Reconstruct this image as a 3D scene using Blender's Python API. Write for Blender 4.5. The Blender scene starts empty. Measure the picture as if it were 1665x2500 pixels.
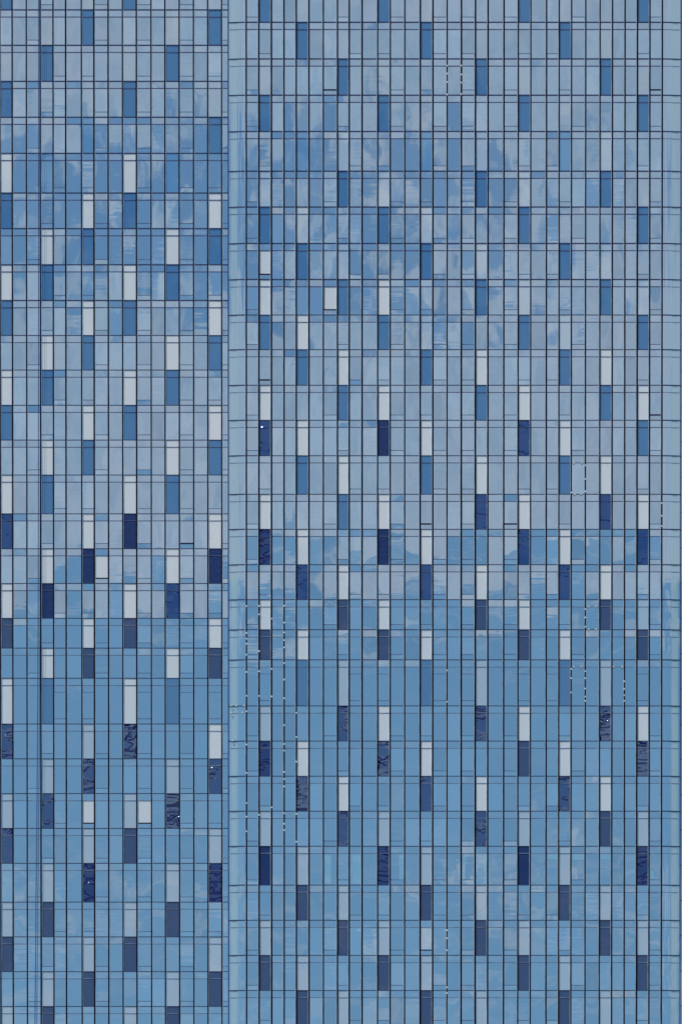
import bpy, math, random
from mathutils import Vector
R = math.radians
sc = bpy.context.scene
COL = sc.collection

# ------------------------------------------------------------------ camera
# a distant street-level view camera with a risen lens: uprights stay upright
F = 14400.0                      # focal length in pixels of the 1665 x 2500 photograph
PITCH = R(1.3)
SHIFT = 2.44
DIST = 600.0
cam = bpy.data.cameras.new('camera')
cam_ob = bpy.data.objects.new('camera', cam); COL.objects.link(cam_ob)
cam_ob.location = (0, -DIST, 0)
cam_ob.rotation_euler = (R(90) - PITCH, 0, 0)
cam.sensor_fit = 'VERTICAL'; cam.sensor_height = 36.0
cam.lens = 36.0 * F / 2500.0
cam.shift_y = SHIFT
cam.clip_start = 1.0; cam.clip_end = 12000
sc.camera = cam_ob

# ------------------------------------------------------------------ light
SUN_AZ = R(228); SUN_EL = R(56)          # azimuth clockwise from +Y
sc.view_settings.view_transform = 'Standard'
sc.view_settings.look = 'None'
sc.view_settings.exposure = 0.0
sc.view_settings.gamma = 1.0
sun = bpy.data.lights.new('sun', 'SUN'); sun.energy = 2.2; sun.angle = R(0.5)
sun.color = (1.0, 0.95, 0.88)
sun_ob = bpy.data.objects.new('sun', sun); COL.objects.link(sun_ob)
sdir = Vector((math.sin(SUN_AZ) * math.cos(SUN_EL), math.cos(SUN_AZ) * math.cos(SUN_EL), math.sin(SUN_EL)))
sun_ob.rotation_euler = sdir.to_track_quat('Z', 'Y').to_euler()

world = bpy.data.worlds.new('World'); sc.world = world; world.use_nodes = True
nt = world.node_tree; N = nt.nodes; L = nt.links
bg = N['Background']; bg.inputs['Strength'].default_value = 0.1
sky = N.new('ShaderNodeTexSky'); sky.sky_type = 'NISHITA'; sky.sun_disc = False
sky.sun_elevation = SUN_EL; sky.sun_rotation = SUN_AZ

def nmath(nt, op, a, b=None, c=None):
    n = nt.nodes.new('ShaderNodeMath'); n.operation = op
    for i, v in enumerate((a, b, c)):
        if v is None: continue
        if isinstance(v, (int, float)): n.inputs[i].default_value = v
        else: nt.links.new(v, n.inputs[i])
    return n.outputs[0]

def mapr(nt, v, a, b, c=0.0, d=1.0, smooth=True):
    n = nt.nodes.new('ShaderNodeMapRange'); n.interpolation_type = 'SMOOTHSTEP' if smooth else 'LINEAR'
    nt.links.new(v, n.inputs['Value'])
    for k, x in zip(('From Min', 'From Max', 'To Min', 'To Max'), (a, b, c, d)):
        n.inputs[k].default_value = x
    return n.outputs['Result']

def mixc(nt, fac, a, b, mode='MIX'):
    n = nt.nodes.new('ShaderNodeMix'); n.data_type = 'RGBA'; n.blend_type = mode
    for s, v in ((n.inputs[0], fac), (n.inputs[6], a), (n.inputs[7], b)):
        if isinstance(v, (int, float)): s.default_value = v
        elif isinstance(v, tuple): s.default_value = (*v, 1) if len(v) == 3 else v
        else: nt.links.new(v, s)
    return n.outputs[2]

tc = N.new('ShaderNodeTexCoord')
sep = N.new('ShaderNodeSeparateXYZ'); L.new(tc.outputs['Generated'], sep.inputs[0])
el = nmath(nt, 'ARCSINE', sep.outputs['Z'])
az = nmath(nt, 'ARCTAN2', sep.outputs['X'], nmath(nt, 'MULTIPLY', sep.outputs['Y'], -1.0))

def noise_dir(sx, sy, detail, rough, seed, dist=0.0):
    cb = N.new('ShaderNodeCombineXYZ')
    L.new(nmath(nt, 'MULTIPLY', sep.outputs['X'], sx), cb.inputs[0]); L.new(nmath(nt, 'MULTIPLY', el, sy), cb.inputs[1])
    L.new(nmath(nt, 'ADD', nmath(nt, 'MULTIPLY', sep.outputs['Y'], sx * .6), seed), cb.inputs[2])
    n = N.new('ShaderNodeTexNoise'); n.inputs['Scale'].default_value = 1.0
    n.inputs['Detail'].default_value = detail; n.inputs['Roughness'].default_value = rough
    n.inputs['Distortion'].default_value = dist
    L.new(cb.outputs[0], n.inputs['Vector'])
    return n.outputs['Fac']

# cover of the cloud deck against elevation: broken, thin, thick, then clear below a sharp edge
def el_of(v):                     # elevation (rad) that a flat pane shows at picture row v
    return math.atan((F * math.tan(0) + (1250 + SHIFT * 2500 - v) - F * math.tan(PITCH)) / F)
ramp = N.new('ShaderNodeValToRGB')
e0, e1 = el_of(2700), el_of(-200)
L.new(mapr(nt, el, e0, e1, smooth=False), ramp.inputs[0])
stops = [(2700, .02), (2330, .26), (2180, .28), (2080, .0), (1560, .0), (1515, .08), (1490, .22), (1462, .84), (1250, .80), (1150, .88), (950, .84),
         (860, .66), (780, .47), (600, .36), (430, .40), (350, .66), (220, .88), (-200, .93)]
els = ramp.color_ramp.elements
for i, (v, c) in enumerate(stops):
    p = (el_of(v) - e0) / (e1 - e0)
    e = els[i] if i < 2 else els.new(min(max(p, 0), 1))
    e.position = min(max(p, 0), 1); e.color = (c, c, c, 1)
cover = ramp.outputs[0]
# the broken zone is cloudier towards the right
cover = nmath(nt, 'ADD', cover, nmath(nt, 'MULTIPLY', mapr(nt, az, -0.005, 0.05), nmath(nt, 'MULTIPLY', cover, 0.50)))
big = noise_dir(100, 112, 4, .55, 3.1, .3)
thr = nmath(nt, 'SUBTRACT', 0.78, nmath(nt, 'MULTIPLY', cover, 0.56))
n_cl = nmath(nt, 'SUBTRACT', big, thr)
mask = mapr(nt, n_cl, -0.07, 0.09)
wisp = noise_dir(26, 420, 3, .5, 9.0, .3)
wz = N.new('ShaderNodeValToRGB'); L.new(mapr(nt, el, e0, e1, smooth=False), wz.inputs[0])
we = wz.color_ramp.elements
for i, (v, c) in enumerate([(2600, .4), (2400, .6), (2200, .55), (2060, .06), (1680, .06), (1615, .95), (1450, 1.0), (1380, 0)]):
    p = (el_of(v) - e0) / (e1 - e0)
    e = we[i] if i < 2 else we.new(p)
    e.position = p; e.color = (c, c, c, 1)
wm = nmath(nt, 'MULTIPLY', mapr(nt, wisp, 0.47, 0.68), wz.outputs[0])
mask = nmath(nt, 'MAXIMUM', mask, wm)
veil = nmath(nt, 'ADD', mapr(nt, el, el_of(1150), el_of(500), 0.0, 0.16), nmath(nt, 'MULTIPLY', mapr(nt, el, el_of(1300), el_of(900)), mapr(nt, sep.outputs['X'], -0.01, 0.05, 0.0, 0.20)))
mask = nmath(nt, 'ADD', nmath(nt, 'MULTIPLY', mask, nmath(nt, 'SUBTRACT', 1.0, veil)), veil)
clear = mixc(nt, 1.0, sky.outputs['Color'], (0.63, 0.895, 0.94), 'MULTIPLY')
grad = mapr(nt, el, el_of(1900), el_of(300))
clear = mixc(nt, grad, clear, mixc(nt, 1.0, clear, (0.72, 0.84, 0.96), 'MULTIPLY'))
tex = noise_dir(240, 150, 3, .6, 5.0)
ccol = mixc(nt, mapr(nt, tex, .3, .7), (3.45, 4.4, 5.65), (4.35, 5.2, 6.35))
soft = noise_dir(35, 40, 2, .5, 7.0)
ccol = mixc(nt, mapr(nt, soft, .35, .65), ccol, mixc(nt, 1.0, ccol, (.88, .96, 1.0), 'MULTIPLY'))
# below the horizon the deck has nothing to show
allc = mixc(nt, nmath(nt, 'MULTIPLY', mask, 0.90), clear, ccol)
L.new(allc, bg.inputs['Color'])

# ------------------------------------------------------------------ geometry helpers
FWD = Vector((0, math.cos(PITCH), -math.sin(PITCH))); UP = Vector((0, math.sin(PITCH), math.cos(PITCH)))
CAM = Vector((0, -DIST, 0))
VP = 1250 + SHIFT * 2500
def at(u, v, y):                  # where a point measured in the photograph lies on the plane y
    d = FWD + Vector(((u - 832.5) / F, 0, 0)) + UP * ((VP - v) / F)
    return CAM + d * ((y + DIST) / d.y)

class MB:
    def __init__(s): s.v = []; s.f = []
    def box(s, x0, x1, y0, y1, z0, z1):
        b = len(s.v)
        s.v += [(x0, y0, z0), (x1, y0, z0), (x1, y1, z0), (x0, y1, z0), (x0, y0, z1), (x1, y0, z1), (x1, y1, z1), (x0, y1, z1)]
        s.f += [tuple(b + i for i in q) for q in ((0, 1, 5, 4), (1, 2, 6, 5), (2, 3, 7, 6), (3, 0, 4, 7), (4, 5, 6, 7), (3, 2, 1, 0))]
    def pane(s, x0, x1, z0, z1, y, tx=0, tz=0, th=.02):
        # a sheet of glass turned by tx (about the vertical) and tz (about the horizontal)
        cx, cz = (x0 + x1) / 2, (z0 + z1) / 2; b = len(s.v)
        fr = [(x0, z0), (x1, z0), (x1, z1), (x0, z1)]
        ys = [y + (px - cx) * tx + (pz - cz) * tz for px, pz in fr]
        s.v += [(px, yy, pz) for (px, pz), yy in zip(fr, ys)] + [(px, yy + th, pz) for (px, pz), yy in zip(fr, ys)]
        s.f += [tuple(b + i for i in q) for q in ((0, 1, 2, 3), (5, 4, 7, 6), (0, 4, 5, 1), (1, 5, 6, 2), (2, 6, 7, 3), (3, 7, 4, 0))]
    def build(s, name, mat, parent=None, smooth=False):
        me = bpy.data.meshes.new(name); me.from_pydata(s.v, [], s.f); me.update()
        if smooth:
            for p in me.polygons: p.use_smooth = True
        me.materials.append(mat)
        o = bpy.data.objects.new(name, me); COL.objects.link(o)
        if parent: o.parent = parent
        return o

# ------------------------------------------------------------------ materials
def newmat(name):
    m = bpy.data.materials.new(name); m.use_nodes = True
    for n in list(m.node_tree.nodes):
        if n.type != 'OUTPUT_MATERIAL': m.node_tree.nodes.remove(n)
    return m, m.node_tree, [n for n in m.node_tree.nodes if n.type == 'OUTPUT_MATERIAL'][0]

def tnoise(nt, vec, scale, detail=2, rough=.5, dist=0.0):
    n = nt.nodes.new('ShaderNodeTexNoise'); n.inputs['Scale'].default_value = scale
    n.inputs['Detail'].default_value = detail; n.inputs['Roughness'].default_value = rough; n.inputs['Distortion'].default_value = dist
    nt.links.new(vec, n.inputs['Vector']); return n.outputs['Fac']

def glass(name, body, tint, refl, wave=0.006, warp=0.0, var=0.05, body2=None, gate_lo=.44, band=False, lively=False):
    """coated glass: an opaque tinted body behind a mirror coat that is not quite flat"""
    m, t, out = newmat(name)
    tcn = t.nodes.new('ShaderNodeTexCoord'); geo = t.nodes.new('ShaderNodeNewGeometry')
    rnd = geo.outputs['Random Per Island']
    off = t.nodes.new('ShaderNodeVectorMath'); off.operation = 'ADD'
    cmb = t.nodes.new('ShaderNodeCombineXYZ')
    t.links.new(nmath(t, 'MULTIPLY', rnd, 57.0), cmb.inputs[1])
    t.links.new(tcn.outputs['Object'], off.inputs[0]); t.links.new(cmb.outputs[0], off.inputs[1])
    # every piece of glass has bends of its own: broad bows and fine roller waves
    mp = t.nodes.new('ShaderNodeMapping'); mp.inputs['Scale'].default_value = (.50, 1, .30); t.links.new(off.outputs[0], mp.inputs[0])
    h = nmath(t, 'MULTIPLY', tnoise(t, mp.outputs[0], 1.0, 1, .3, .1), wave * .62)
    mp2 = t.nodes.new('ShaderNodeMapping'); mp2.inputs['Scale'].default_value = (.25, 1, 2.6); t.links.new(off.outputs[0], mp2.inputs[0])
    roll = nmath(t, 'MULTIPLY', tnoise(t, mp2.outputs[0], 1.0, 1, .5), wave * .07)
    h = nmath(t, 'ADD', h, nmath(t, 'MULTIPLY', roll, mapr(t, rnd, .35, .9)))
    if warp:
        mp3 = t.nodes.new('ShaderNodeMapping'); mp3.inputs['Scale'].default_value = (.28, 1, 1.6); t.links.new(off.outputs[0], mp3.inputs[0])
        wn = tnoise(t, mp3.outputs[0], 1.0, 1, .4, .6)
        mp4 = t.nodes.new('ShaderNodeMapping'); mp4.inputs['Scale'].default_value = (.5, 1, .8); t.links.new(off.outputs[0], mp4.inputs[0])
        gate = mapr(t, tnoise(t, mp4.outputs[0], 1.0, 2, .6), gate_lo, gate_lo + .12)
        h = nmath(t, 'ADD', h, nmath(t, 'MULTIPLY', nmath(t, 'MULTIPLY', wn, gate), warp))
    bp = t.nodes.new('ShaderNodeBump'); bp.inputs['Strength'].default_value = 1.0; bp.inputs['Distance'].default_value = 1.0
    t.links.new(h, bp.inputs['Height'])
    v = nmath(t, 'ADD', 1 - var, nmath(t, 'MULTIPLY', rnd, 2 * var))
    cv = t.nodes.new('ShaderNodeCombineXYZ')
    for i in range(3): t.links.new(v, cv.inputs[i])
    bcol = mixc(t, 1.0, body, cv.outputs[0], 'MULTIPLY')
    tcol = mixc(t, 1.0, tint, cv.outputs[0], 'MULTIPLY')
    if body2 is not None:
        gn = tnoise(t, off.outputs[0], .9, 1)
        bcol = mixc(t, mapr(t, gn, .35, .65), bcol, body2)
    dif = t.nodes.new('ShaderNodeBsdfDiffuse'); t.links.new(bcol, dif.inputs['Color'])
    gl = t.nodes.new('ShaderNodeBsdfGlossy'); gl.inputs['Roughness'].default_value = 0.0
    t.links.new(tcol, gl.inputs['Color']); t.links.new(bp.outputs[0], gl.inputs['Normal'])
    mx = t.nodes.new('ShaderNodeMixShader'); mx.inputs[0].default_value = refl
    t.links.new(dif.outputs[0], mx.inputs[1]); t.links.new(gl.outputs[0], mx.inputs[2])
    if lively:     # behind some panes a blind or a pale room shows faintly through the coat
        rr = nmath(t, 'FRACT', nmath(t, 'MULTIPLY', rnd, 37.0))
        t.links.new(mixc(t, mapr(t, rr, .55, 1.0, smooth=False), bcol, (.55, .66, .74)), dif.inputs['Color'])
        r2 = nmath(t, 'FRACT', nmath(t, 'MULTIPLY', rnd, 71.0))
        t.links.new(mapr(t, r2, 0, 1, refl - .09, refl + .06, smooth=False), mx.inputs[0])
    last = mx
    if band:       # reflection streaks painted into the corner glass: pale upright band, thin dark line
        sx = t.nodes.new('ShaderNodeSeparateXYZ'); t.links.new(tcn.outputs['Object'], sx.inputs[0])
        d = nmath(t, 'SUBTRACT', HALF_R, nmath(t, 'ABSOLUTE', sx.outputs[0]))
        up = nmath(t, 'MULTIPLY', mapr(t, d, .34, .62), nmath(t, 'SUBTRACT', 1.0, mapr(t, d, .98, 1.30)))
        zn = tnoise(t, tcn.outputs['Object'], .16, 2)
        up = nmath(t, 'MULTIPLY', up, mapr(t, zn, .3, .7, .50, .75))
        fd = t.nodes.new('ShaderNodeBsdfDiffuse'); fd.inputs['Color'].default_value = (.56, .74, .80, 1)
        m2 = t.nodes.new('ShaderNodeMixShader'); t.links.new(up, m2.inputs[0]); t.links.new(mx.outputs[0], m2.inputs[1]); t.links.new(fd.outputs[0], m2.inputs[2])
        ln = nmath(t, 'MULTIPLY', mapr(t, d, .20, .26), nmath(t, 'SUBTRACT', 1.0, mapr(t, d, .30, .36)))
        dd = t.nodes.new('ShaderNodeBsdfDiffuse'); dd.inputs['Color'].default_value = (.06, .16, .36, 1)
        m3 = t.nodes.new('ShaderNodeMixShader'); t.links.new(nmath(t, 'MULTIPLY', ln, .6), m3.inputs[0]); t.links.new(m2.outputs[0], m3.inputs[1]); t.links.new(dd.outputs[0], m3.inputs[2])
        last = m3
    t.links.new(last.outputs[0], out.inputs['Surface'])
    return m

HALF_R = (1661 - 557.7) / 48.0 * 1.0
def metal(name, col, rough=.5, spec=.3):
    m, t, out = newmat(name)
    p = t.nodes.new('ShaderNodeBsdfPrincipled'); t.links.new(p.outputs[0], out.inputs['Surface'])
    tcn = t.nodes.new('ShaderNodeTexCoord')
    n = tnoise(t, tcn.outputs['Object'], .8, 4, .6)
    t.links.new(mixc(t, mapr(t, n, .3, .7), tuple(c * .75 for c in col), tuple(min(1, c * 1.3) for c in col)), p.inputs['Base Color'])
    p.inputs['Roughness'].default_value = rough
    p.inputs['Specular IOR Level'].default_value = spec
    return m

M = dict(
    clear=glass('vision_glass', (.07, .14, .24), (.80, .86, .90), .86, lively=True),
    spandrel=glass('spandrel_glass', (.10, .18, .28), (.82, .86, .89), .86, wave=.004),
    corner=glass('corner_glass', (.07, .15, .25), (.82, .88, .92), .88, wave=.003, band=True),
    pale0=glass('pale_glass_faint', (.42, .50, .58), (.90, .90, .90), .72, wave=.004, var=.03),
    pale1=glass('pale_glass_soft', (.72, .78, .88), (.95, .96, .95), .52, wave=.003, var=.04),
    pale2=glass('pale_glass', (.97, .97, 1.0), (1, 1, 1), .17, wave=.003, var=.06),
    lilac=glass('pale_glass_lilac', (.60, .69, .82), (1, .98, .95), .30, wave=.003, var=.07),
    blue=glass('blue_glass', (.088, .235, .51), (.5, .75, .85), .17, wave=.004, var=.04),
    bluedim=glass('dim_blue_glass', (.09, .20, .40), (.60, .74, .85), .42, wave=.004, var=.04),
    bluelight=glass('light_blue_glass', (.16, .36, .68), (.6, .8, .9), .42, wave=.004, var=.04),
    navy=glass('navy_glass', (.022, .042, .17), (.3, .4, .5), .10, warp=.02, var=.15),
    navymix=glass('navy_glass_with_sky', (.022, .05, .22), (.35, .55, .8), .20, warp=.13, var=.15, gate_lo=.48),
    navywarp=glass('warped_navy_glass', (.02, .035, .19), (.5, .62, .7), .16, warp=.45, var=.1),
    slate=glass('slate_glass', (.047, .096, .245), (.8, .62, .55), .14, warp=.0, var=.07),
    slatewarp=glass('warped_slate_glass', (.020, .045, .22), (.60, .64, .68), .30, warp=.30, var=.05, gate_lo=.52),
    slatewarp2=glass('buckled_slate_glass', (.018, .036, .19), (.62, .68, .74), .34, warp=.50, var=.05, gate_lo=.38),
    mullion=metal('dark_mullion', (.006, .005, .024), .7, .08),
    halo_strip=metal('pale_halo_strip', (.50, .60, .70), .5, .3),
    transom=metal('dark_transom', (.052, .075, .195), .5, .2),
    transomup=metal('upper_transom', (.050, .075, .21), .5, .2),
    bar=metal('glazing_bar', (.13, .15, .34), .6, .2),
    barlow=metal('faint_glazing_bar', (.27, .35, .55), .6, .2),
    blind=glass('glass_over_blind', (.30, .62, .78), (.85, .92, .95), .6, wave=.003),
    rail=metal('vent_rail', (.17, .23, .44), .5, .2),
    bold=metal('bold_rail', (.012, .016, .07), .5, .2),
    wall=None,
    lamp=metal('white_lamp', (.85, .9, .92), .4, .5),
    cable=metal('cable', (.05, .12, .36), .5, .3),
)
# flanks and lower storeys: the same glass with its joints, drawn as a grid of real-size modules
m, t, out = newmat('flank_glazing')
tcn = t.nodes.new('ShaderNodeTexCoord'); sx = t.nodes.new('ShaderNodeSeparateXYZ'); t.links.new(tcn.outputs['Object'], sx.inputs[0])
def joint(v, step, w):
    return nmath(t, 'LESS_THAN', nmath(t, 'FRACT', nmath(t, 'DIVIDE', v, step)), w / step)
jj = nmath(t, 'MAXIMUM', joint(nmath(t, 'ADD', nmath(t, 'ADD', sx.outputs[0], sx.outputs[1]), 500.0), 1.42, .13), joint(sx.outputs[2], 3.56, .07))
dg = t.nodes.new('ShaderNodeBsdfDiffuse'); dg.inputs['Color'].default_value = (.07, .14, .24, 1)
gg = t.nodes.new('ShaderNodeBsdfGlossy'); gg.inputs['Roughness'].default_value = .02; gg.inputs['Color'].default_value = (.8, .86, .9, 1)
fm = t.nodes.new('ShaderNodeBsdfDiffuse'); fm.inputs['Color'].default_value = (.01, .015, .05, 1)
a1 = t.nodes.new('ShaderNodeMixShader'); a1.inputs[0].default_value = .82; t.links.new(dg.outputs[0], a1.inputs[1]); t.links.new(gg.outputs[0], a1.inputs[2])
a2 = t.nodes.new('ShaderNodeMixShader'); t.links.new(jj, a2.inputs[0]); t.links.new(a1.outputs[0], a2.inputs[1]); t.links.new(fm.outputs[0], a2.inputs[2])
t.links.new(a2.outputs[0], out.inputs['Surface']); M['wall'] = m
m, t, out = newmat('asphalt_ground')
p = t.nodes.new('ShaderNodeBsdfPrincipled'); t.links.new(p.outputs[0], out.inputs['Surface'])
tcn = t.nodes.new('ShaderNodeTexCoord')
t.links.new(mixc(t, mapr(t, tnoise(t, tcn.outputs['Object'], .02, 6, .6), .35, .65), (.035, .04, .05), (.07, .075, .08)), p.inputs['Base Color'])
p.inputs['Roughness'].default_value = .9
M['ground'] = m

# ------------------------------------------------------------------ ground
g = MB(); g.v = [(-6000, -6000, -1.7), (6000, -6000, -1.7), (6000, 6000, -1.7), (-6000, 6000, -1.7)]; g.f = [(0, 1, 2, 3)]
go = g.build('ground', M['ground']); go['kind'] = 'structure'

# ------------------------------------------------------------------ measured grid
RX = [557.7, 602, 632.7, 663.3, 693.9, 723.7, 754.7, 789.5, 824, 852.7, 884, 921.9, 952.6, 987.8, 1025.6, 1056.3, 1091, 1125.7,
      1159.9, 1190.5, 1229.2, 1264, 1294.6, 1332.9, 1363.5, 1393.7, 1428.1, 1463, 1493.2, 1523.8, 1554, 1584.3, 1614.5, 1661]
RY = [-37.5, 54, 143.4, 232, 320.6, 417.5, 505, 594, 682, 768.6, 853.2, 940.1, 1025.6, 1112.2, 1206.3, 1291.8, 1378.2, 1463.6, 1537,
      1610.5, 1723, 1808.8, 1894.6, 1980, 2065.7, 2160.5, 2246.4, 2332, 2417.8, 2503.5]
LX = [2, 32.1, 66.6, 100.3, 131.6, 162.2, 200.5, 231.1, 265.6, 300.4, 334.4, 370, 403.7, 438.5, 473.3, 507.8, 541.8, 577]
LY = [-64, 23.7, 110.2, 198.2, 285.8, 374, 470.8, 557.7, 646, 733.3, 818.6, 903, 989, 1074, 1159.3, 1254, 1339.3, 1424.2, 1509.2,
      1581.9, 1655.5, 1767.2, 1852.2, 1937, 2022, 2107.4, 2202, 2286.9, 2371.8, 2456.8, 2542]
# extra courses above and below the picture, and extra bays to the left
RY = [RY[0] - 178, RY[0] - 89] + RY + [RY[-1] + 86, RY[-1] + 172]; R_OFF = 2
LY = [LY[0] - 176, LY[0] - 88] + LY + [LY[-1] + 85, LY[-1] + 170]; L_OFF = 2
LX = [2 - 34 * k for k in (4, 3, 2, 1)] + LX; LC_OFF = 4

VENT_R = {0: (1, 8, 12, 15, 17, 20, 25, 31), 1: (2, 9, 11, 15, 17, 21, 23, 30), 2: (1, 7, 12, 14, 17, 20, 24, 31)}
VENT_L = {0: (3, 7, 10, 13, 16), 1: (2, 7, 10, 13, 16), 2: (4, 6, 10, 13, 15)}
DARK_R = {0: (2, 11, 21, 30), 1: (5, 14, 24), 2: (8, 18, 27)}
PALE_R = {2: (2, 11, 21, 30), 0: (5, 14, 24), 1: (8, 18, 27)}
DARK_L = {1: (6, 15), 2: (3, 12), 0: (0, 9)}
PALE_L = {0: (6, 15), 1: (3, 12), 2: (0, 9)}
# floors of the right block; the left block's floor k is the right block's floor k-1
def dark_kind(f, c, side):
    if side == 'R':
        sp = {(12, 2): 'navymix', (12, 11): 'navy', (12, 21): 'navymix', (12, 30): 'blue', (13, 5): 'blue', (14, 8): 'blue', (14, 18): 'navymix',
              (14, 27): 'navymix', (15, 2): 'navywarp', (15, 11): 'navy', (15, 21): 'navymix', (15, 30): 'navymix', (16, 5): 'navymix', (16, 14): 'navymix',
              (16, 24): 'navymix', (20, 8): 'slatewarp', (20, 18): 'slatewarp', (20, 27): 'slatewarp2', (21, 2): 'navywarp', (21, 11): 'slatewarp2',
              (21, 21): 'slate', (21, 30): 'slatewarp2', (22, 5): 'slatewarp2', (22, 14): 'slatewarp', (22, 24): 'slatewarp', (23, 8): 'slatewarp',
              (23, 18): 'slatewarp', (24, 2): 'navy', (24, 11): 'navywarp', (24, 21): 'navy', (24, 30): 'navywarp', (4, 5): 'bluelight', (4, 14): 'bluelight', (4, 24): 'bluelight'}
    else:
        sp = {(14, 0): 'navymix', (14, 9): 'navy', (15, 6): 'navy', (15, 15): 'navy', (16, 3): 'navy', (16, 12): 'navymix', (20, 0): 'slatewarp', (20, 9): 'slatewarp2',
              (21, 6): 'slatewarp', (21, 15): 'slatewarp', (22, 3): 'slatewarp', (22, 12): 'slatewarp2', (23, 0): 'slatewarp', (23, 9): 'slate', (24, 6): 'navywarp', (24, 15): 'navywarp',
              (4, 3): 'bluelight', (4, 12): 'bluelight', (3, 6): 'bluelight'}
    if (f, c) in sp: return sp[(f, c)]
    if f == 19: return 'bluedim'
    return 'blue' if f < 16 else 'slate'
def pale_kind(f, c, side):
    sp = {('R', 20, 11): 'pale2', ('R', 20, 2): 'lilac', ('R', 20, 21): 'pale2', ('R', 20, 30): 'pale2', ('R', 13, 8): 'pale2', ('R', 17, 30): 'pale1',
          ('R', 25, 8): 'lilac', ('L', 20, 15): 'pale2', ('L', 4, 0): 'pale2', ('L', 4, 9): 'pale2', ('L', 22, 6): 'pale2', ('R', 7, 30): 'pale0', ('R', 5, 30): 'pale0', ('R', 6, 24): 'pale0',
          ('R', 8, 30): 'pale1', ('R', 3, 5): 'pale0', ('R', 4, 27): 'pale1'}
    if (side, f, c) in sp: return sp[(side, f, c)]
    if f <= 3: return 'pale0'
    if f <= 7: return 'pale1' if side == 'R' else 'pale2'
    if f <= 9: return 'pale1' if (side == 'R' and c > 11) else 'pale2'
    if f <= 18: return 'pale2'
    if f == 19: return 'lilac' if side == 'R' else 'pale2'
    if f <= 22: return 'pale2' if side == 'R' else 'lilac'
    return 'lilac'
BOLD = {('R', 2, 7), ('R', 2, 31), ('R', 7, 2), ('R', 8, 7), ('R', 10, 2), ('R', 11, 31), ('R', 14, 14), ('R', 14, 20), ('R', 26, 14),
        ('L', 14, 13), ('L', 15, 7), ('L', 22, 6), ('L', 22, 10)}
PARTIAL = {('R', 7, 2): 'pale2', ('R', 8, 7): 'pale2', ('R', 26, 14): 'pale1', ('L', 15, 7): 'pale2', ('L', 22, 6): 'pale2', ('L', 22, 10): 'pale2'}
ROWBIAS = {('R', 15): -.0034, ('R', 16): .0008, ('R', 17): -.0012, ('R', 4): -.0004, ('L', 4): -.0016, ('L', 16): .0006, ('L', 17): .0000, ('R', 9): .0007}

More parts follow.
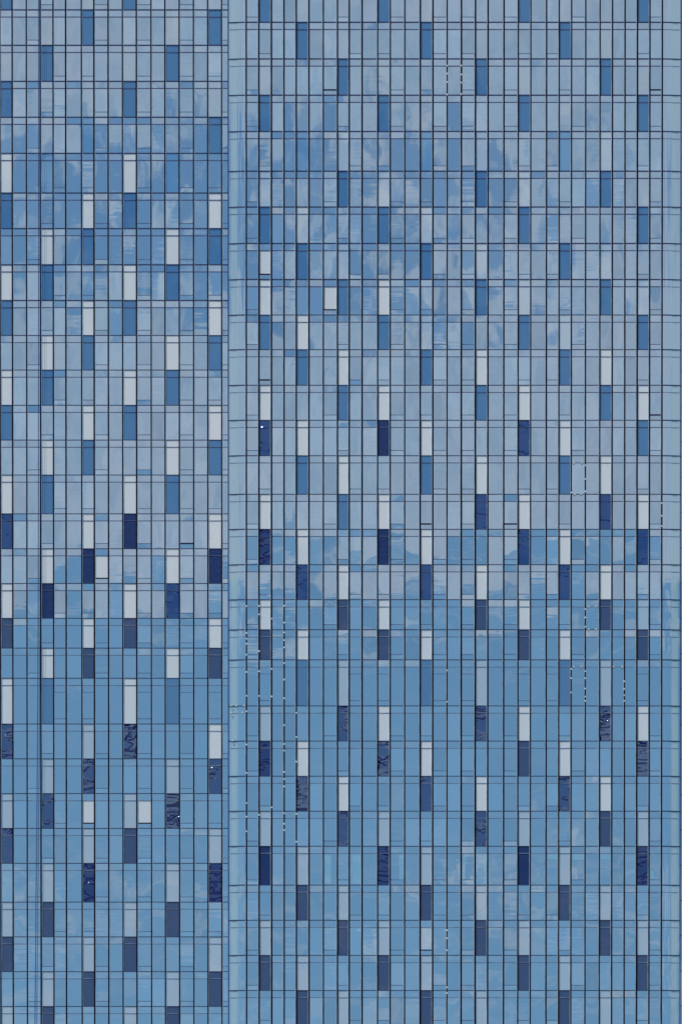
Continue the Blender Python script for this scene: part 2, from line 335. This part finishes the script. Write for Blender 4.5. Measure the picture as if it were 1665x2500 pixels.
rnd = random.Random(11)
def tower(side, X, Y, yp, roff, coff, label):
    xs = [at(u, 1250, yp).x for u in X]
    zs = [at(1100 if side == 'R' else 290, v, yp).z for v in Y]
    root = bpy.data.objects.new('glass_tower', None); COL.objects.link(root)
    x_l = xs[0]; cx = (xs[0] + xs[-1]) / 2
    root.location = (cx, yp, -1.7)
    root['label'] = label; root['category'] = 'building'
    def bld(mb, name, mat, parent=root, smooth=False):
        # mesh data are written in world coordinates; shift them to the parent's base
        mb.v = [(a - cx, b - yp, c + 1.7) for a, b, c in mb.v]
        return mb.build(name, mat, parent, smooth)
    nR, nC = len(Y) - 1, len(X) - 1
    first, last = (1, nC - 1) if side == 'R' else (0, nC)
    dark = DARK_R if side == 'R' else DARK_L; pale = PALE_R if side == 'R' else PALE_L; vent = VENT_R if side == 'R' else VENT_L
    MW = .076 if side == 'R' else .066
    # body of the building behind the glass, down to the street
    w = MB(); top = zs[0] + .6
    if side == 'R':
        w.box(xs[1] + .1, xs[-2] - .1, yp + .35, yp + 32, -1.7, top)
        w.box(xs[0] + .25, xs[1] + .1, yp + 1.6, yp + 32, -1.7, top - .01); w.box(xs[-2] - .1, xs[-1] - .25, yp + 1.6, yp + 32, -1.7, top - .02)
    else:
        w.box(xs[0] - .2, 52.0, yp + .35, yp + 24, -1.7, top)
    bld(w, 'wall', M['wall'])
    # mullions, each with a pale strip added as its bright edge halo
    for i, x in enumerate(xs):
        if side == 'R' and i in (0, nC): continue
        if side == 'L' and i == nC: continue
        ww = MW * rnd.uniform(.85, 1.12)
        mb = MB(); mb.box(x - ww, x + ww, yp - .07, yp + .12, zs[-1], zs[0])
        mo = bld(mb, 'mullion', M['mullion'])
        fl = MB(); s = -1 if side == 'R' else 1
        fl.box(*sorted((x + s * (ww + .045), x + s * ww)), yp - .05, yp + .10, zs[-1], zs[0])
        fo = bld(fl, 'halo_strip', M['halo_strip'], mo)
    spans = []
    wins = []          # plain windows: (area, builder arguments)
    for r in range(nR):
        f = r - roff                                # floor number as counted in the photograph
        if side == 'L': ff = f - 1
        else: ff = f
        zt, zb = zs[r], zs[r + 1]
        mod = f % 3
        inrow = Y[r + 1] > 2 and Y[r] < 2498
        k = .022 if ff < 9 else 0                   # upper ledges read a little thicker
        mb = MB(); mb.box(xs[first] , xs[last] , yp - .02, yp + .1, zt - .030 - k, zt + .022 + k)
        if side == 'R':
            pass
        bld(mb, 'transom', M['transomup' if ff < 8 else 'transom'])
        z2 = zt - 17.2 / 24.0
        bar = MB(); bar.box(xs[first], xs[last], yp - .012, yp + .06, z2 - .026 - k * .5, z2 + .022 + k * .5); bld(bar, 'glazing_bar', M['bar' if ff < 17 else 'barlow'])
        sp = []
        bias = ROWBIAS.get((side, ff), 0) + rnd.gauss(0, .0006)
        for c in range(first, last):
            fc = c - coff
            x0, x1 = xs[c] + MW * .6, xs[c + 1] - MW * .6
            inside = inrow and X[c + 1] > 3 and X[c] < 1662 and fc >= 0 and not (side == 'L' and X[c] > 556)
            tx, tz = rnd.gauss(0, .0036), rnd.gauss(0, .0016) + bias
            part = PARTIAL.get((side, ff, fc))
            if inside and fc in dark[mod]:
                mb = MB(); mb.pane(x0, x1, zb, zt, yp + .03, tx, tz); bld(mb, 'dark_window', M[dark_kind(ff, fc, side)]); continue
            if inside and fc in pale[mod] and not part:
                mb = MB(); mb.pane(x0, x1, zb, zt, yp + .03, tx, tz); bld(mb, 'pale_window', M[pale_kind(ff, fc, side)]); continue
            spans.append(((x1 - x0) * (2 if zt - zb > 3.9 else 1) if inside else 0, (x0, x1, z2, zt, yp + .03, rnd.gauss(0, .004), rnd.gauss(0, .0035) + bias)))
            vz = zb + 12.6 / 24.0 if (fc in vent[mod] or part or (side, ff, fc) in BOLD) else None
            bold = (side, ff, fc) in BOLD
            if part:
                mb = MB(); mb.pane(x0, x1, vz, z2, yp + .03, tx, tz); po = bld(mb, 'pale_window', M[part])
                rl = MB(); rl.box(x0, x1, yp - .03, yp + .05, vz - .05, vz + .035); bld(rl, 'vent_rail', M['bold'], po)
                spans.append((9, (x0, x1, zb, vz, yp + .032, tx, rnd.gauss(0, .002) + bias)))
                continue
            wins.append(((x1 - x0) * (z2 - zb) if inside else 0, x0, x1, zb, z2, vz, bold, tx, tz, bias, ff))
    wins.sort(key=lambda q: -q[0])
    rest = MB(); restr = MB()
    for i, (a, x0, x1, zb, z2, vz, bold, tx, tz, bias, ff) in enumerate(wins):
        mb = MB() if i < 100 else rest
        rl = MB() if (i < 100 or bold) else restr
        if vz:
            mb.pane(x0, x1, vz, z2, yp + .03, tx, tz)
            mb.pane(x0, x1, zb, vz, yp + .034, rnd.gauss(0, .0016), rnd.gauss(0, .003) + bias)
            hh = .05 if bold else .022
            rl.box(x0, x1, yp - .03 if bold else yp + .002, yp + .05, vz - hh, vz + hh)
            if ff == 19: rl.box(x0, x1, yp + .002, yp + .05, z2 - .72, z2 - .69)
        else:
            mb.pane(x0, x1, zb, z2, yp + .03, tx, tz)
        wo = None
        if i < 100: wo = bld(mb, 'window', M['clear'])
        if vz and rl is not restr: bld(rl, 'vent_rail', M['bold' if bold else 'rail'], wo or root)
    spans.sort(key=lambda q: -q[0]); rs = MB()
    for i, (a, arg) in enumerate(spans):
        mb = MB() if i < 100 else rs
        mb.pane(*arg)
        if i < 100: bld(mb, 'spandrel', M['spandrel'])
    so = bld(rs, 'spandrel', M['spandrel']); so['kind'] = 'stuff'
    so = bld(rest, 'window', M['clear']); so['kind'] = 'stuff'
    so = bld(restr, 'vent_rail', M['rail']); so['kind'] = 'stuff'
    if side == 'R':
        # rounded corners: each storey one curved sheet
        for e, (xa, xb) in enumerate(((xs[1], xs[0]), (xs[-2], xs[-1]))):
            sgn = 1 if xb > xa else -1; th = R(6); rad = abs(xb - xa) / math.sin(th)
            SEG = 14
            for r in range(nR):
                zt, zb = zs[r], zs[r + 1]; z2 = zt - 17.2 / 24
                def arc(mb, za, zc, r_out, r_in, sheet=False):
                    b = len(mb.v)
                    for k2 in range(SEG + 1):
                        a = th * k2 / SEG
                        for rr in (r_out, r_in):
                            for z in (za, zc):
                                mb.v.append((xa + sgn * rr * math.sin(a), yp + .03 + rad - rr * math.cos(a), z))
                    for k2 in range(SEG):
                        p0, p1 = b + 4 * k2, b + 4 * k2 + 4
                        q = [(p0, p1, p1 + 1, p0 + 1), (p0 + 2, p0 + 3, p1 + 3, p1 + 2)]
                        if not sheet: q += [(p0, p0 + 2, p1 + 2, p1), (p0 + 1, p1 + 1, p1 + 3, p0 + 3)]
                        mb.f += q if sgn > 0 else [t4[::-1] for t4 in q]
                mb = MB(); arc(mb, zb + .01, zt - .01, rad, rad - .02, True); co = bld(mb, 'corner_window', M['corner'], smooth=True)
                mb = MB(); arc(mb, zt - .045, zt + .03, rad + .06, rad + .005); bld(mb, 'corner_transom', M['transomup' if r - roff < 8 else 'transom'])
                mb = MB(); arc(mb, z2 - .024, z2 + .02, rad + .03, rad + .004); bld(mb, 'corner_bar', M['barlow'], co)
            # corner post and glazed return behind the arc
            xe = xa + sgn * rad * math.sin(th); ye = yp + .03 + rad - rad * math.cos(th)
            pb = MB(); pb.box(*sorted((xe - sgn * .04, xe + sgn * .05)), ye - .02, ye + .16, zs[-1], zs[0]); bld(pb, 'corner_post', M['transom'])
            pb = MB(); pb.box(*sorted((xe - sgn * .06, xe - sgn * .02)), ye + .16, yp + 32.1, zs[-1], zs[0]); bld(pb, 'side_wall', M['wall'])
        for u0, u1, v0, v1, du in ((791, 808, 2087, 2158, 3), (861, 882, 2087, 2158, -4), (973, 985, 2087, 2150, 2), (1128, 1134.5, 2087, 2145, 0), (1180, 1187.5, 2087, 2158, 1),
                               (1335.5, 1361, 2086, 2099, 0), (1396.5, 1425, 2086, 2100, 0), (1465.5, 1490.5, 2086, 2099, 0), (1586, 1594, 2126, 2146, 1), (1134.5, 1136, 1628, 1640, 0)):
            a, b2 = at(u0, v1, yp + .02), at(u1, v0, yp + .02); sh = du / 24
            mb = MB(); mb.v = [(a.x + max(sh, 0), yp + .012, a.z), (b2.x, yp + .012, a.z), (b2.x - max(-sh, 0) * 0, yp + .012, b2.z), (a.x, yp + .012, b2.z)]
            mb.v += [(p[0], yp + .028, p[2]) for p in mb.v]; mb.f = [(0, 1, 2, 3), (5, 4, 7, 6), (0, 4, 5, 1), (1, 5, 6, 2), (2, 6, 7, 3), (3, 7, 4, 0)]
            bld(mb, 'blind', M['blind'])
        # small white lamps clipped along some of the uprights
        cnt = 0; rl = random.Random(5)
        def lamp(u, v):
            nonlocal cnt
            if cnt >= 100: return
            cnt += 1
            q = at(u, v, yp - .07); h = .07
            mb = MB(); mb.box(q.x - h * 1.1, q.x + h * 1.1, q.y - .05, q.y - .001, q.z - h * 1.1, q.z + h * 1.1); bld(mb, 'lamp', M['lamp'])
        for u, vs in ((602, (1480, 1545, 1559, 1571, 1598, 1640, 1700, 1737, 1817, 1887, 1960, 1995, 2030)), (632.9, (1480, 1500, 1590, 1640, 1700, 1990)), (663.4, (1510, 1633, 1972, 1700)),
                      (694, (1480, 1520, 1545, 1564, 1580, 1620, 1660, 1704, 1770, 1817, 1832, 1885, 1902, 1921, 1985, 2011, 2026)), (723.9, (1740, 1800, 1860, 1988, 2056)),
                      (1090.5, (1638, 1714, 2271, 2292, 2320, 2411, 2425)), (1091.2, (160, 180, 201, 231)), (1125.8, (160, 183, 201, 231)), (1071.5 + 1.5, ()),
                      (1428, (1136, 1169, 1201, 1487, 1508, 1530, 1640, 1657, 1682, 1700, 1712)), (1393.8, (1633, 1655, 1690, 1203)), (1523, (1664, 1682, 1697, 1712)),
                      (1614.3, (1228, 1259, 1284))):
            for v in vs: lamp(u, v + rl.uniform(-1, 1))
        for u, v in ((1400, 1130), (1420, 1130), (1402, 1207), (1418, 1207), (1436, 1481), (1454, 1481), (1436, 1537), (1454, 1537), (1400, 1628), (1418, 1628), (1497, 1628), (1518, 1628),
                     (565, 1723), (577, 1723), (596, 1723), (564, 1740), (592, 1740), (568, 1808), (592, 1808), (1620, 1225), (1637, 1225), (1658, 1225), (1620, 1293), (1634, 1293), (1656, 1293)):
            lamp(u, v)
    return root

tR = tower('R', RX, RY, 0.0, R_OFF, 0, 'nearer blue glass tower with rounded corner panes, filling the right two thirds')
tL = tower('L', LX, LY, 5.2, L_OFF, LC_OFF, 'set-back blue glass tower on the left with narrow bays, behind the seam')

# ------------------------------------------------------------------ cleaning ropes hanging before the left tower
def rope(pts, rad, label):
    root_mb = MB(); seg = 6; y = 4.7
    P = [at(u, v, y) for u, v in pts]
    for k, q in enumerate(P):
        for j in range(seg):
            a = 2 * math.pi * j / seg
            root_mb.v.append((q.x + rad * math.cos(a), q.y + rad * math.sin(a), q.z))
    for k in range(len(P) - 1):
        for j in range(seg):
            a, b = k * seg + j, k * seg + (j + 1) % seg
            root_mb.f.append((a, b, b + seg, a + seg))
    o = root_mb.build('cleaning_rope', M['cable'], None, True)
    o['label'] = label; o['category'] = 'rope'; o['group'] = 'ropes hanging down the left tower'
base = [(-60, 96.5), (400, 96.5), (800, 96.3), (1250, 96), (1450, 95.6), (1700, 94.5), (1950, 92.6), (2200, 90), (2350, 88.7), (2600, 86.5)]
rope([(u - 1.8, v) for v, u in base], .022, 'thin dark blue rope hanging down the left tower, left one of the pair')
rope([(u + 2.6, v) for v, u in base], .018, 'thin dark blue rope hanging down the left tower, right one of the pair')
